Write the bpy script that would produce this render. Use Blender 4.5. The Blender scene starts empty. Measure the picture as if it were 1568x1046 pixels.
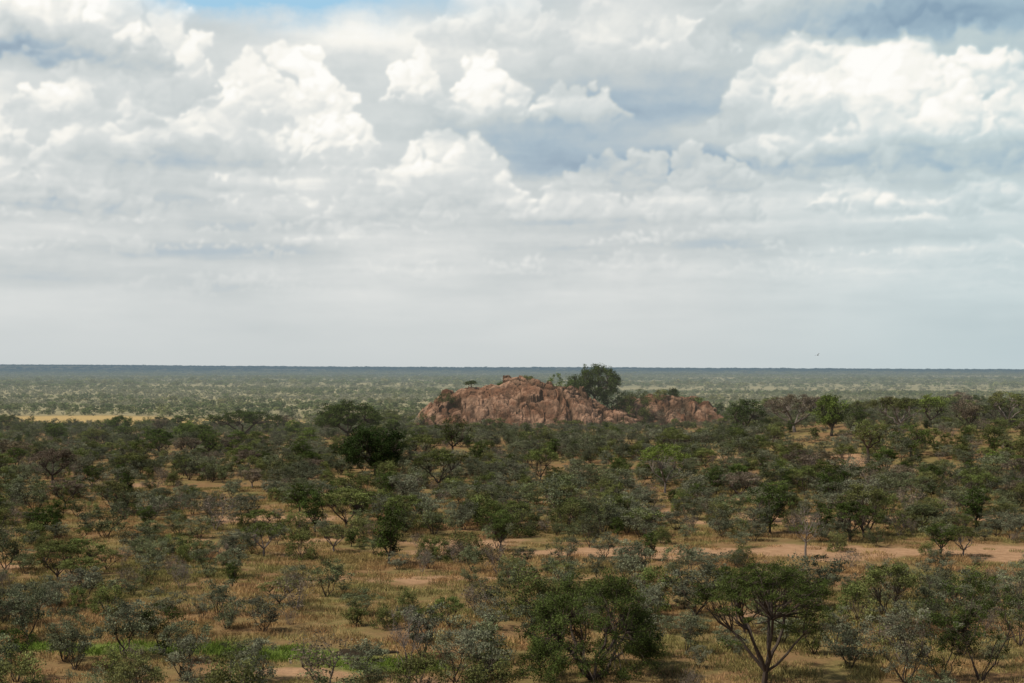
import bpy, math, numpy as np
from mathutils import Vector
R = math.radians
rng = np.random.default_rng(7)
scene = bpy.context.scene
CH = 18.0; F = 2154.0; HZ = 565.0

# ---------------------------------------------------------------- noise
_tab = np.random.default_rng(99).random((256, 256))
def vn(x, y, s=0):
    x = np.asarray(x, float) + s*17.31; y = np.asarray(y, float) + s*9.77
    ix = np.floor(x).astype(np.int64); iy = np.floor(y).astype(np.int64)
    fx = x-ix; fy = y-iy
    fx = fx*fx*fx*(fx*(fx*6-15)+10); fy = fy*fy*fy*(fy*(fy*6-15)+10)
    a = _tab[ix & 255, iy & 255]; b = _tab[(ix+1) & 255, iy & 255]
    c = _tab[ix & 255, (iy+1) & 255]; d = _tab[(ix+1) & 255, (iy+1) & 255]
    return (a*(1-fx)+b*fx)*(1-fy)+(c*(1-fx)+d*fx)*fy
def fbm(x, y, o=5, s=0, g=0.5):
    t = 0; a = 1; n = 0
    cx, sx = math.cos(0.6), math.sin(0.6)
    for i in range(o):
        t = t + a*vn(x, y, s+i*3); n += a; a *= g
        x, y = (x*cx-y*sx)*2.03, (x*sx+y*cx)*2.03
    return t/n
def sst(a, b, x):
    t = np.clip((np.asarray(x, float)-a)/(b-a), 0, 1); return t*t*(3-2*t)

def gz(x, y):
    x = np.asarray(x, float); y = np.asarray(y, float)
    r2 = x*x+y*y; r = np.sqrt(r2)
    z = 16.3*np.exp(-r2/169.0)
    amp = 0.6+2.1*sst(-60, 0, x)+3.2*sst(38, 80, x)
    z = z+amp*sst(140, 300, y)*(1-sst(340, 520, y))
    z = z+0.7*(fbm(x/30, y/30, 3, 5)-0.5)*sst(20, 60, r)
    z = z+9.0*(fbm(x/700, y/330, 3, 8)-0.55)*sst(600, 1500, r)
    rid = 26-np.clip(x/9000.0, -0.6, 0.6)*40
    z = z+(rid+16*(fbm(x/2600, y/6000, 3, 2)-0.5))*sst(9500, 13500, r)
    return z

def ground_at(u, v):
    """where the sight line of a landmark meets the ground"""
    dx = (u-784)/F; dz = -(v-HZ)/F
    ts = np.concatenate([np.arange(50, 700, 0.5), np.arange(700, 6000, 5)])
    g = gz(ts*dx, ts)
    k = np.argmax(CH+dz*ts <= g)
    t = ts[k]; return float(t*dx), float(t), float(g[k])

# ---------------------------------------------------------------- mesh helper
def mesh_quads(name, V, Q, mi=None, mats=(), attrs=None, smooth=False):
    me = bpy.data.meshes.new(name)
    V = np.ascontiguousarray(V, np.float32); Q = np.ascontiguousarray(Q, np.int32)
    me.vertices.add(len(V)); me.vertices.foreach_set('co', V.ravel())
    me.loops.add(Q.size); me.loops.foreach_set('vertex_index', Q.ravel())
    me.polygons.add(len(Q)); me.polygons.foreach_set('loop_start', np.arange(0, Q.size, 4, dtype=np.int32))
    for m in mats: me.materials.append(m)
    if mi is not None: me.polygons.foreach_set('material_index', np.ascontiguousarray(mi, np.int32))
    me.polygons.foreach_set('use_smooth', np.full(len(Q), smooth, bool))
    me.update(calc_edges=True)
    if attrs:
        for k, a in attrs.items():
            at = me.attributes.new(k, 'FLOAT', 'POINT'); at.data.foreach_set('value', np.ascontiguousarray(a, np.float32))
    return me
def add_obj(name, me, loc=(0, 0, 0), parent=None):
    o = bpy.data.objects.new(name, me); o.location = loc
    scene.collection.objects.link(o)
    if parent: o.parent = parent
    return o

# ---------------------------------------------------------------- material helpers
class NT:
    def __init__(s, nt): s.nt = nt; s.n = nt.nodes; s.l = nt.links
    def new(s, t, **k):
        n = s.n.new(t)
        for a, b in k.items(): setattr(n, a, b)
        return n
    def link(s, a, b): s.l.new(a, b)
    def val(s, sock, v):
        if hasattr(v, 'links') or isinstance(v, bpy.types.NodeSocket): s.l.new(v, sock)
        else: sock.default_value = v
    def math(s, op, a, b=0.0, c=0.0, clamp=False):
        n = s.new('ShaderNodeMath', operation=op); n.use_clamp = clamp
        s.val(n.inputs[0], a); s.val(n.inputs[1], b); s.val(n.inputs[2], c); return n.outputs[0]
    def mix(s, f, a, b, bt='MIX'):
        n = s.new('ShaderNodeMix', data_type='RGBA', blend_type=bt); n.clamp_factor = True
        s.val(n.inputs[0], f)
        for i, v in ((6, a), (7, b)):
            if isinstance(v, tuple): v = (*v[:3], 1)
            s.val(n.inputs[i], v)
        return n.outputs[2]
    def attr(s, nm): return s.new('ShaderNodeAttribute', attribute_name=nm).outputs['Fac']
    def noise(s, scale, detail=4, vec=None, rough=0.55):
        n = s.new('ShaderNodeTexNoise'); n.inputs['Scale'].default_value = scale
        n.inputs['Detail'].default_value = detail; n.inputs['Roughness'].default_value = rough
        if vec is not None: s.l.new(vec, n.inputs['Vector'])
        return n.outputs['Fac']
    def ss(s, x, a, b):
        n = s.new('ShaderNodeMapRange', interpolation_type='SMOOTHSTEP')
        s.val(n.inputs[0], x); n.inputs[1].default_value = a; n.inputs[2].default_value = b; return n.outputs[0]
def new_mat(name):
    m = bpy.data.materials.new(name); m.use_nodes = True; m.node_tree.nodes.clear(); return m, NT(m.node_tree)
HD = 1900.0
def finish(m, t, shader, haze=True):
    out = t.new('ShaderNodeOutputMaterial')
    if haze:  # aerial haze painted into the material: emission mixed in with distance
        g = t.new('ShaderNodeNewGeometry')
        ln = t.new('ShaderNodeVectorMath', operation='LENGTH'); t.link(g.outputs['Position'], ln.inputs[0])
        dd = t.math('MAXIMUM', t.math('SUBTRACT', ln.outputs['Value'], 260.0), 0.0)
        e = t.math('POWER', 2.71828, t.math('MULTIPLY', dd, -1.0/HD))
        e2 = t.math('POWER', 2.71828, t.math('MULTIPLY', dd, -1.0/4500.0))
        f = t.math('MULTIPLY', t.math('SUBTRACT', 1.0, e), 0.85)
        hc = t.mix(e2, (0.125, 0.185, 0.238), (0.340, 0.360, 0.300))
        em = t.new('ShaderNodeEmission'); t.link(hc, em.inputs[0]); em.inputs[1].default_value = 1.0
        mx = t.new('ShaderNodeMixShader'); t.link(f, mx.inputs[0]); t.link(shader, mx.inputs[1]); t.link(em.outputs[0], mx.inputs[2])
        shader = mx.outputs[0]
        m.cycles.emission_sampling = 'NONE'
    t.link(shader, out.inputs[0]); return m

def leaf_mat(name, c1, c2, c3, gain=1.0, ps=0.09, pv=None):
    m, t = new_mat(name)
    tint = t.attr('tint'); oi = t.new('ShaderNodeObjectInfo').outputs['Random']
    col = t.mix(oi, c1, c2)
    g = t.new('ShaderNodeNewGeometry').outputs['Position']
    if pv:
        mp = t.new('ShaderNodeMapping'); mp.inputs['Scale'].default_value = pv; t.link(g, mp.inputs[0]); g = mp.outputs[0]
    col = t.mix(t.math('MULTIPLY', t.ss(t.noise(ps, 4, g), 0.45, 0.62), 0.8), col, c3)
    oi2 = t.math('FRACT', t.math('MULTIPLY', oi, 7.13))
    br = t.math('MULTIPLY', t.math('ADD', 0.36*gain, t.math('MULTIPLY', tint, 1.3*gain)), t.math('ADD', 0.68, t.math('MULTIPLY', oi2, 0.62)))
    cc = t.new('ShaderNodeCombineColor')
    for i in range(3): t.link(br, cc.inputs[i])
    col = t.mix(1.0, col, cc.outputs[0], 'MULTIPLY')
    d = t.new('ShaderNodeBsdfDiffuse'); t.link(col, d.inputs[0])
    tr = t.new('ShaderNodeBsdfTranslucent'); t.link(col, tr.inputs[0])
    mx = t.new('ShaderNodeMixShader'); mx.inputs[0].default_value = 0.25
    t.link(d.outputs[0], mx.inputs[1]); t.link(tr.outputs[0], mx.inputs[2])
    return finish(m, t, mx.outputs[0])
def bark_mat(name, a, b):
    m, t = new_mat(name)
    g = t.new('ShaderNodeNewGeometry')
    col = t.mix(t.noise(3.0, 4, g.outputs['Position']), a, b)
    d = t.new('ShaderNodeBsdfDiffuse'); t.link(col, d.inputs[0])
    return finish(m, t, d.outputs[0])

M_GREY = leaf_mat('thorn_leaf_grey', (0.122, 0.136, 0.080), (0.162, 0.165, 0.108), (0.118, 0.138, 0.056), 1.12)
M_OLIVE = leaf_mat('leaf_olive', (0.124, 0.140, 0.044), (0.102, 0.128, 0.038), (0.145, 0.146, 0.056), 1.12)
M_GREEN = leaf_mat('leaf_green', (0.066, 0.100, 0.024), (0.086, 0.116, 0.030), (0.060, 0.084, 0.024), 1.0)
M_DARK = leaf_mat('leaf_dark_green', (0.056, 0.078, 0.020), (0.060, 0.080, 0.022), (0.050, 0.064, 0.018), 1.0)
M_DEEP = leaf_mat('leaf_deep_green', (0.034, 0.056, 0.016), (0.038, 0.060, 0.017), (0.030, 0.048, 0.014), 1.0)
M_BRIGHT = leaf_mat('leaf_bright', (0.12, 0.165, 0.036), (0.14, 0.175, 0.042), (0.11, 0.145, 0.034), 1.1)
M_DRY = leaf_mat('leaf_dry', (0.178, 0.140, 0.100), (0.152, 0.125, 0.090), (0.160, 0.134, 0.078), 1.05)
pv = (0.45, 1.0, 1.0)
F_GREY = leaf_mat('far_leaf_grey', (0.255, 0.250, 0.165), (0.230, 0.225, 0.140), (0.165, 0.185, 0.090), 1.15, 0.006, pv)  # far leaf copies are paler; the sunlit distance is put into their colour
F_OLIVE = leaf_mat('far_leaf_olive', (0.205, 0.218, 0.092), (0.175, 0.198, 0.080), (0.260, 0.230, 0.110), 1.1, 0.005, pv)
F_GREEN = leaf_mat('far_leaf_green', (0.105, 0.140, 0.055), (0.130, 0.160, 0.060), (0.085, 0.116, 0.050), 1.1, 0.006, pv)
M_BARK = bark_mat('bark_dark', (0.055, 0.042, 0.033), (0.11, 0.088, 0.07))
M_BARKL = bark_mat('bark_pale', (0.14, 0.12, 0.10), (0.24, 0.20, 0.17))

# ---------------------------------------------------------------- plant builder
def tube(P, Rd, sides, V, Q, off):
    P = np.asarray(P); n = len(P)
    T = np.gradient(P, axis=0); T /= np.linalg.norm(T, axis=1, keepdims=True)+1e-9
    ref = np.array([0.3, 1, 0.1]); A = np.cross(T, ref); A /= np.linalg.norm(A, axis=1, keepdims=True)+1e-9
    B = np.cross(T, A)
    an = np.linspace(0, 2*np.pi, sides, endpoint=False)
    ring = P[:, None]+np.asarray(Rd)[:, None, None]*(A[:, None]*np.cos(an)[None, :, None]+B[:, None]*np.sin(an)[None, :, None])
    V.append(ring.reshape(-1, 3))
    i = np.arange(n-1)[:, None]*sides; j = np.arange(sides)[None]; k = (j+1) % sides
    Q.append((np.stack([i+j, i+k, i+sides+k, i+sides+j], -1).reshape(-1, 4))+off)
    return off+n*sides
def curve(a, b, n, r, bend, up=0.0):
    t = np.linspace(0, 1, n)[:, None]
    L = np.linalg.norm(b-a)
    p = a+(b-a)*t+np.array([0, 0, up*L])*np.sin(np.pi*t)
    w = r.normal(0, bend*L, (n, 3)); w[0] = 0; w[-1] = 0
    return p+w*0.5
def plant(name, seed, H, W, shape='vase', crown0=0.35, fork=0.12, stems=4, nclump=24, crad=0.45, flat=0.5,
          leaves=45, lsize=0.11, trunk=0.07, leafm=None, barkm=None, twigs=4, sides=5, D=None):
    r = np.random.default_rng(seed); D = D or W
    V = []; Q = []; off = 0
    C = []
    while len(C) < nclump:
        a = r.uniform(0, 2*np.pi); q = math.sqrt(r.uniform(0, 1)); lob = 0.80+0.2*math.sin(2*a+seed)+0.12*math.sin(5*a+seed*2)
        if shape == 'umbrella':
            z = 1-0.20*q*q-r.uniform(0, 0.16)*(1 if r.random() < 0.75 else 2.2)
            rr = q*lob
        elif shape == 'round':
            zz = r.uniform(-0.85, 1); q2 = math.sqrt(max(0, 1-zz*zz)); s = r.uniform(0.45, 1)**0.5
            rr = q2*s*lob; z = crown0+(1-crown0)*(0.5+0.5*zz*s)
        elif shape == 'dome':
            zz = r.uniform(0, 1); q2 = math.sqrt(max(0, 1-zz**2.2)); s = r.uniform(0.5, 1)**0.4
            rr = q2*s*lob; z = crown0+(1-crown0)*zz*s
        else:  # vase
            z = crown0+(1-crown0)*r.uniform(0, 1)**0.7
            m = 0.45+0.55*sst(crown0, 0.85, z); rr = q*m*lob
            z -= 0.15*rr
        C.append((math.cos(a)*rr*W/2, math.sin(a)*rr*D/2, z*H-crad*flat*0.6))
    C = np.array(C)
    lean = r.normal(0, 0.04*H, 2)
    forkp = np.array([lean[0]*0.5, lean[1]*0.5, fork*H])
    nl = max(3, stems)
    an = np.linspace(0, 2*np.pi, nl, endpoint=False)+r.uniform(0, 6)
    L = np.stack([np.cos(an)*W*0.22*r.uniform(0.6, 1.2, nl), np.sin(an)*D*0.22*r.uniform(0.6, 1.2, nl),
                  H*(fork+(max(crown0, 0.5)-fork)*r.uniform(0.55, 0.95, nl))], 1)
    if fork > 0.05:
        off = tube(curve(np.array([0, 0, -0.15]), forkp, 4, r, 0.03), np.linspace(trunk*1.35, trunk, 4), sides+1, V, Q, off)
    asg = np.argmin(((C[:, None]-L[None])**2).sum(2), 1)
    for i in range(nl):
        k = (asg == i).sum()
        if k == 0: continue
        rr = trunk*min(0.85, 0.35+0.12*math.sqrt(k))
        st = forkp if fork > 0.05 else np.array([r.normal(0, .08), r.normal(0, .08), -0.1])
        off = tube(curve(st, L[i], 5, r, 0.06), np.linspace(rr, rr*0.6, 5), sides, V, Q, off)
    for i, c in enumerate(C):
        rr = trunk*0.30
        off = tube(curve(L[asg[i]], c, 4, r, 0.10, -0.06), np.linspace(rr, rr*0.35, 4), max(3, sides-2), V, Q, off)
        for _ in range(twigs):
            d = r.normal(0, 1, 3); d[2] = abs(d[2])*flat; d /= np.linalg.norm(d)
            off = tube(curve(c-np.array([0, 0, crad*flat*0.4]), c+d*crad*r.uniform(0.7, 1.25), 3, r, 0.10),
                       np.array([rr*0.32, rr*0.24, rr*0.1]), 3, V, Q, off)
    nb = sum(len(q) for q in Q); nbv = off
    nL = nclump*leaves
    ci = np.repeat(np.arange(nclump), leaves)
    cs = r.uniform(0.6, 1.25, nclump)
    d = r.normal(0, 1, (nL, 3)); d /= np.linalg.norm(d, axis=1, keepdims=True)
    d *= (r.uniform(0, 1, nL)**0.42)[:, None]*crad*cs[ci][:, None]
    sub = r.normal(0, 0.38*crad, (nclump, 7, 3)); sel = r.integers(0, 7, nL)
    d = d*0.62+sub[ci, sel]
    d[:, 2] *= flat
    P = C[ci]+d
    N = r.normal(0, 1, (nL, 3)); N[:, 2] += 0.9; N /= np.linalg.norm(N, axis=1, keepdims=True)
    A = np.cross(N, r.normal(0, 1, (nL, 3))); A /= np.linalg.norm(A, axis=1, keepdims=True)+1e-9
    B = np.cross(N, A)
    s = lsize*r.uniform(0.55, 1.3, nL)[:, None]
    qv = np.stack([P-A*s*0.5, P+B*s*0.32, P+A*s*0.5, P-B*s*0.32], 1).reshape(-1, 3)
    V.append(qv); Q.append(np.arange(nL*4).reshape(-1, 4)+nbv)
    ct = r.uniform(0.12, 0.88, nclump)
    lt = np.clip(ct[ci]+r.normal(0, 0.18, nL), 0, 1)
    tint = np.concatenate([np.full(nbv, 0.5), np.repeat(lt, 4)])
    Vv = np.concatenate(V); Qq = np.concatenate(Q)
    mi = np.concatenate([np.zeros(nb, int), np.ones(nL, int)])
    return mesh_quads(name, Vv, Qq, mi, (barkm or M_BARK, leafm or M_GREY), {'tint': tint})

def proto_coll(cname, meshes, oname):
    c = bpy.data.collections.new(cname)
    for me in meshes:
        o = bpy.data.objects.new(oname, me); c.objects.link(o)
    return c
def scatter(name, pts, rz, sc3, idx, coll):
    me = bpy.data.meshes.new(name); n = len(pts)
    me.vertices.add(n); me.vertices.foreach_set('co', np.ascontiguousarray(pts, np.float32).ravel())
    rot = np.zeros((n, 3), np.float32); rot[:, 2] = rz
    a = me.attributes.new('rot3', 'FLOAT_VECTOR', 'POINT'); a.data.foreach_set('vector', rot.ravel())
    a = me.attributes.new('sc3', 'FLOAT_VECTOR', 'POINT'); a.data.foreach_set('vector', np.ascontiguousarray(sc3, np.float32).ravel())
    a = me.attributes.new('pi', 'INT', 'POINT'); a.data.foreach_set('value', np.ascontiguousarray(idx, np.int32))
    o = add_obj(name, me)
    ng = bpy.data.node_groups.new(name+'_scatter', 'GeometryNodeTree')
    ng.interface.new_socket('Geometry', in_out='INPUT', socket_type='NodeSocketGeometry')
    ng.interface.new_socket('Geometry', in_out='OUTPUT', socket_type='NodeSocketGeometry')
    N = ng.nodes; gi = N.new('NodeGroupInput'); go = N.new('NodeGroupOutput')
    ci = N.new('GeometryNodeCollectionInfo'); ci.inputs[0].default_value = coll
    ci.inputs['Separate Children'].default_value = True; ci.inputs['Reset Children'].default_value = True
    ip = N.new('GeometryNodeInstanceOnPoints'); ip.inputs['Pick Instance'].default_value = True
    def na(nm, ty):
        x = N.new('GeometryNodeInputNamedAttribute'); x.data_type = ty; x.inputs[0].default_value = nm; return x.outputs[0]
    er = N.new('FunctionNodeEulerToRotation')
    ng.links.new(na('rot3', 'FLOAT_VECTOR'), er.inputs[0])
    ng.links.new(gi.outputs[0], ip.inputs['Points']); ng.links.new(ci.outputs[0], ip.inputs['Instance'])
    ng.links.new(na('pi', 'INT'), ip.inputs['Instance Index']); ng.links.new(er.outputs[0], ip.inputs['Rotation'])
    ng.links.new(na('sc3', 'FLOAT_VECTOR'), ip.inputs['Scale']); ng.links.new(ip.outputs[0], go.inputs[0])
    m = o.modifiers.new('scatter', 'NODES'); m.node_group = ng
    return o

# ================================================================ TERRAIN
fa = np.arange(-30, 30.01, 0.16)
ang = np.radians(np.concatenate([fa, np.arange(33, 327.1, 3.0)]))
rad = np.geomspace(0.6, 19000, 620)
na_, nr_ = len(ang), len(rad)
AX, RX = np.meshgrid(ang, rad)
TX = np.sin(AX)*RX; TY = np.cos(AX)*RX
TZ = gz(TX, TY)
V = np.stack([TX, TY, TZ], -1).reshape(-1, 3)
i = np.arange(nr_-1)[:, None]*na_; j = np.arange(na_)[None]; k = (j+1) % na_
Q = np.stack([i+j, i+na_+j, i+na_+k, i+k], -1).reshape(-1, 4)
def gauss(x, y, cx, cy, rx, ry): return np.exp(-(((x-cx)/rx)**2+((y-cy)/ry)**2))
def soil_f(x, y):
    n = fbm(x/9, y/5, 4, 21)
    n2 = fbm(x/40, y/14, 3, 31)
    band = gauss(x, y, 26, 139, 40, 6.5)*1.05+gauss(x, y, 48, 168, 24, 4.5)*0.9+gauss(x, y, 52, 235, 11, 20)*1.0
    band += gauss(x, y, -50, 126, 8, 4)+gauss(x, y, -20, 148, 26, 3)*0.7+gauss(x, y, 0, 122, 22, 2.4)*0.7+gauss(x, y, 95, 215, 18, 12)*1.0
    band += gauss(x, y, 20, 104, 8, 1.6)*0.6+gauss(x, y, -16, 84, 5, 1.2)*0.8+gauss(x, y, -30, 170, 14, 5)*.6+gauss(x, y, 15, 190, 14, 6)*.6
    return np.clip(sst(0.50, 0.84, n*0.80+band*0.42+0.08*n2), 0, 1)
def green_f(x, y):
    n = fbm(x/4, y/3, 4, 41)
    g = gauss(x, y, -12.5, 89, 8.5, 2.8)+gauss(x, y, -27, 91, 9, 2.7)*1.0+gauss(x, y, -8, 85, 6, 2.0)*1.1+gauss(x, y, 66, 172, 16, 5)*0.5+gauss(x, y, 8, 190, 10, 8)*.3
    return sst(0.38, 0.85, g*0.85+(n-0.5)*0.9)
def gold_f(x, y):
    n = fbm(x/40, y/25, 4, 51)
    g = gauss(x, y, -165, 485, 44, 65)*1.4+gauss(x, y, -95, 470, 28, 36)*1.0
    return sst(0.4, 0.8, g+(n-0.5)*0.6)
at = dict(soil=soil_f(TX, TY).ravel(), green=green_f(TX, TY).ravel(), gold=gold_f(TX, TY).ravel())
m, t = new_mat('savanna_ground')
g = t.new('ShaderNodeNewGeometry').outputs['Position']
sep = t.new('ShaderNodeSeparateXYZ'); t.link(g, sep.inputs[0])
n1 = t.noise(0.12, 6, g); n2 = t.noise(0.9, 6, g, 0.65); n3 = t.noise(6.0, 4, g, 0.7)
col = t.mix(t.ss(n1, 0.40, 0.60), (0.215, 0.126, 0.062), (0.170, 0.144, 0.054))
col = t.mix(t.math('MULTIPLY', t.ss(n2, 0.4, 0.7), 0.7), col, (0.265, 0.180, 0.080))
soilc = t.mix(t.ss(n2, 0.35, 0.65), (0.43, 0.265, 0.150), (0.33, 0.20, 0.11))
so = t.math('ADD', t.attr('soil'), t.math('MULTIPLY', t.math('SUBTRACT', n2, 0.5), 0.9), clamp=True)
col = t.mix(t.ss(so, 0.30, 0.80), col, soilc)
col = t.mix(t.math('MULTIPLY', t.attr('gold'), 0.9), col, (0.54, 0.38, 0.15))
gr = t.math('ADD', t.attr('green'), t.math('MULTIPLY', t.math('SUBTRACT', n2, 0.5), 0.6), clamp=True)
col = t.mix(t.math('MULTIPLY', t.attr('green'), t.ss(gr, 0.2, 0.6)), col, (0.120, 0.165, 0.035))
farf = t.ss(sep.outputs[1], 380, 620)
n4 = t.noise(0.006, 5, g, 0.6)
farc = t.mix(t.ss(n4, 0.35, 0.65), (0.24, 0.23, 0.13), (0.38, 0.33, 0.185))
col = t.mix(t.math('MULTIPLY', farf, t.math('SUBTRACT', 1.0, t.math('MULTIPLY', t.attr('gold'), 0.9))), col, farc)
col = t.mix(t.math('MULTIPLY', t.ss(n3, 0.35, 0.75), 0.35), col, (0.10, 0.072, 0.040))
d = t.new('ShaderNodeBsdfDiffuse'); t.link(col, d.inputs[0])
bp = t.new('ShaderNodeBump'); bp.inputs['Strength'].default_value = 0.7; bp.inputs['Distance'].default_value = 0.25
t.link(n2, bp.inputs['Height']); t.link(bp.outputs[0], d.inputs['Normal'])
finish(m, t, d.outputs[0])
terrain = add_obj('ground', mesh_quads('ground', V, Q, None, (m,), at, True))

# dark soil sheet in the green patch; shade of a sunken bank painted in
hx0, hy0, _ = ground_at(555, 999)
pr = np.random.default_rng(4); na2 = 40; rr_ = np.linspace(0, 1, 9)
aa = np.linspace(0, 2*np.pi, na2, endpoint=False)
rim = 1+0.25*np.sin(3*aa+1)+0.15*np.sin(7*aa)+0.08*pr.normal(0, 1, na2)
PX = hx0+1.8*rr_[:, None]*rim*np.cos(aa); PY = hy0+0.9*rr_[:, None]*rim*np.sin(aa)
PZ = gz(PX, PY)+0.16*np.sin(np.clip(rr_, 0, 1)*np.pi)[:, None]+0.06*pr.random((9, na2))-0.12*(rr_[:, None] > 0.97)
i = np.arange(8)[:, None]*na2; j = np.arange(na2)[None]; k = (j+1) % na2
mm, t = new_mat('shaded_soil'); g = t.new('ShaderNodeNewGeometry').outputs['Position']
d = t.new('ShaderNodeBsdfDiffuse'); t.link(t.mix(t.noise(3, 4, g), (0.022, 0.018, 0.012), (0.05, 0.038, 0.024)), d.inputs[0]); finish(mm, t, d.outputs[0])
add_obj('shaded_hollow', mesh_quads('shaded_hollow', np.stack([PX, PY, PZ], -1).reshape(-1, 3), np.stack([i+j, i+k, i+na2+k, i+na2+j], -1).reshape(-1, 4), None, (mm,)))

# ================================================================ KOPJE
KY = 385.0; S = KY/F
def kprof(u, pts):
    a = np.array(pts, float); return np.interp(u, a[:, 0], CH-(a[:, 1]-HZ)*S)
gx = np.linspace(-48, 48, 760); gy = np.linspace(-24, 30, 360)
GX, GY = np.meshgrid(gx, gy)
cxm = (877-784)*S
wx = GX+3.2*(fbm(GX/6, GY/6, 4, 61)-0.5); wy = GY+3.2*(fbm(GX/6, GY/6, 4, 71)-0.5)
def vor(x, y, n, seed, ax=1.0):
    q = np.random.default_rng(seed)
    px = q.uniform(-50, 50, n); py = q.uniform(-28, 34, n)
    b = np.full(x.shape, 1e9); b2 = b.copy(); idx = np.zeros(x.shape, int)
    for ii in range(n):
        dd = ((x-px[ii])*ax)**2+(y-py[ii])**2
        c = dd < b
        b2 = np.where(c, b, np.minimum(b2, dd)); b = np.where(c, dd, b); idx = np.where(c, ii, idx)
    off = q.uniform(-1, 1, n); tx = q.normal(0, 1, n); ty = q.normal(0, 1, n)
    return off[idx], tx[idx]*(x-px[idx])+ty[idx]*(y-py[idx]), np.sqrt(b2)-np.sqrt(b)
U = 784+(GX+cxm)/S
A = [(622, 672), (634, 652), (646, 636), (660, 622), (685, 605), (712, 597), (745, 592), (775, 588), (800, 586), (850, 585), (876, 589), (900, 602), (925, 617), (955, 628), (978, 640), (990, 654), (1000, 670)]
B = [(930, 670), (950, 618), (975, 606), (1000, 602), (1040, 602), (1065, 608), (1085, 616), (1103, 630), (1118, 645), (1126, 668)]
base = gz(GX+cxm, GY+KY)
def body(P, yc, ry, pw):
    top = kprof(U, P)-base
    w = np.clip(1-np.abs((GY-yc)/ry)**2.0, -0.3, 1)
    return np.where(w > 0, np.maximum(top, -2)*np.abs(w)**pw, -2.0)
zA = body(A, -1, 17, 0.85); zB = body(B, 12, 13, 0.8)
Zk = np.maximum(zA, zB)
o1, t1, e1 = vor(wx, wy+wx*0.3, 60, 1, 0.55); o2, t2, e2 = vor(wx+wy*0.5, wy, 420, 2, 0.8)
hmask = sst(-0.5, 2.5, Zk)
rid1 = 1-np.abs(2*fbm(wx/9+3, wy/12, 4, 83)-1)*2.2; rid2 = 1-np.abs(2*fbm(wx/3.2, wy/4, 4, 87)-1)*2.2
led = np.abs(((Zk*0.45+1.4*fbm(GX/10, GY/10, 3, 95)) % 1.0)-0.5)*2   # ledges
Zk = Zk+hmask*(0.9*o1+0.18*t1-0.6*np.exp(-(e1/0.5)**2)+0.27*o2+0.15*t2-0.2*np.exp(-(e2/0.2)**2)
               -1.4*np.clip(rid1, 0, 1)**3-0.55*np.clip(rid2, 0, 1)**3+1.5*(fbm(GX/8, GY/8, 5, 81)-0.5)+0.65*(fbm(GX/1.5, GY/1.5, 4, 91)-0.5)+0.4*(led-0.5))
crack = np.clip(0.6*np.exp(-(e1/0.4)**2)+0.9*np.clip(rid1, 0, 1)**4+0.4*np.clip(rid2, 0, 1)**4, 0, 1)
Vk = np.stack([GX+cxm, GY+KY, base+Zk], -1).reshape(-1, 3)
ny, nx = GX.shape
i = np.arange(ny-1)[:, None]*nx; j = np.arange(nx-1)[None]
Qk = np.stack([i+j, i+j+1, i+nx+j+1, i+nx+j], -1).reshape(-1, 4)
m, t = new_mat('granite_rock')
g = t.new('ShaderNodeNewGeometry').outputs['Position']
a1 = t.noise(0.16, 6, g, 0.6); a2 = t.noise(0.9, 6, g, 0.65)
col = t.mix(t.ss(a1, 0.43, 0.57), (0.190, 0.098, 0.058), (0.375, 0.228, 0.148))
col = t.mix(t.math('MULTIPLY', t.ss(a2, 0.46, 0.64), 0.65), col, (0.165, 0.086, 0.050))
sv = t.new('ShaderNodeMapping'); sv.inputs['Scale'].default_value = (1.0, 1.0, 0.15); t.link(g, sv.inputs[0])
col = t.mix(t.math('MULTIPLY', t.ss(t.noise(0.5, 4, sv.outputs[0]), 0.48, 0.62), 0.55), col, (0.115, 0.078, 0.052))
col = t.mix(t.math('MULTIPLY', t.attr('crack'), 0.75), col, (0.055, 0.038, 0.024))
d = t.new('ShaderNodeBsdfDiffuse'); t.link(col, d.inputs[0])
bp = t.new('ShaderNodeBump'); bp.inputs['Strength'].default_value = 0.9; bp.inputs['Distance'].default_value = 0.6
t.link(a2, bp.inputs['Height']); t.link(bp.outputs[0], d.inputs['Normal'])
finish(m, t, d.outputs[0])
kop = add_obj('granite_rock_outcrop', mesh_quads('granite_rock_outcrop', Vk, Qk, None, (m,), {'crack': crack.ravel()}, False))
def kop_z(x, y):
    ix = int(np.clip(round((x-cxm+48)/96*759), 0, 759)); iy = int(np.clip(round((y-KY+24)/54*359), 0, 359))
    return float((base+Zk)[iy, ix])

# ================================================================ HERO TREES
heroes = []
def hero(name, u, v, wpx, top, seed, **k):
    x, y, z = ground_at(u, v); s = y/F
    H = (v-top)*s; W = wpx*s*1.04
    me = plant(name, seed, H, W, **k)
    add_obj(name, me, (x, y, z-0.05)); heroes.append((x, y, W*0.5, H))
near = dict(twigs=6, sides=7)
hero('dense_bush_tree', 908, 1040, 310, 866, 11, shape='dome', crown0=0.14, fork=0.05, stems=8, nclump=230, crad=0.62, flat=0.75, leaves=330, lsize=0.095, trunk=0.12, leafm=M_DARK, **near)
hero('umbrella_acacia_tree', 1168, 1044, 245, 857, 12, shape='umbrella', crown0=0.60, fork=0.10, stems=7, nclump=110, crad=0.66, flat=0.36, leaves=330, lsize=0.085, trunk=0.14, leafm=M_DARK, **near)
hero('round_crown_tree', 575, 728, 108, 648, 13, shape='round', crown0=0.22, fork=0.18, stems=6, nclump=150, crad=1.05, flat=0.7, leaves=170, lsize=0.22, trunk=0.22, leafm=M_DEEP, twigs=2)
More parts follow.
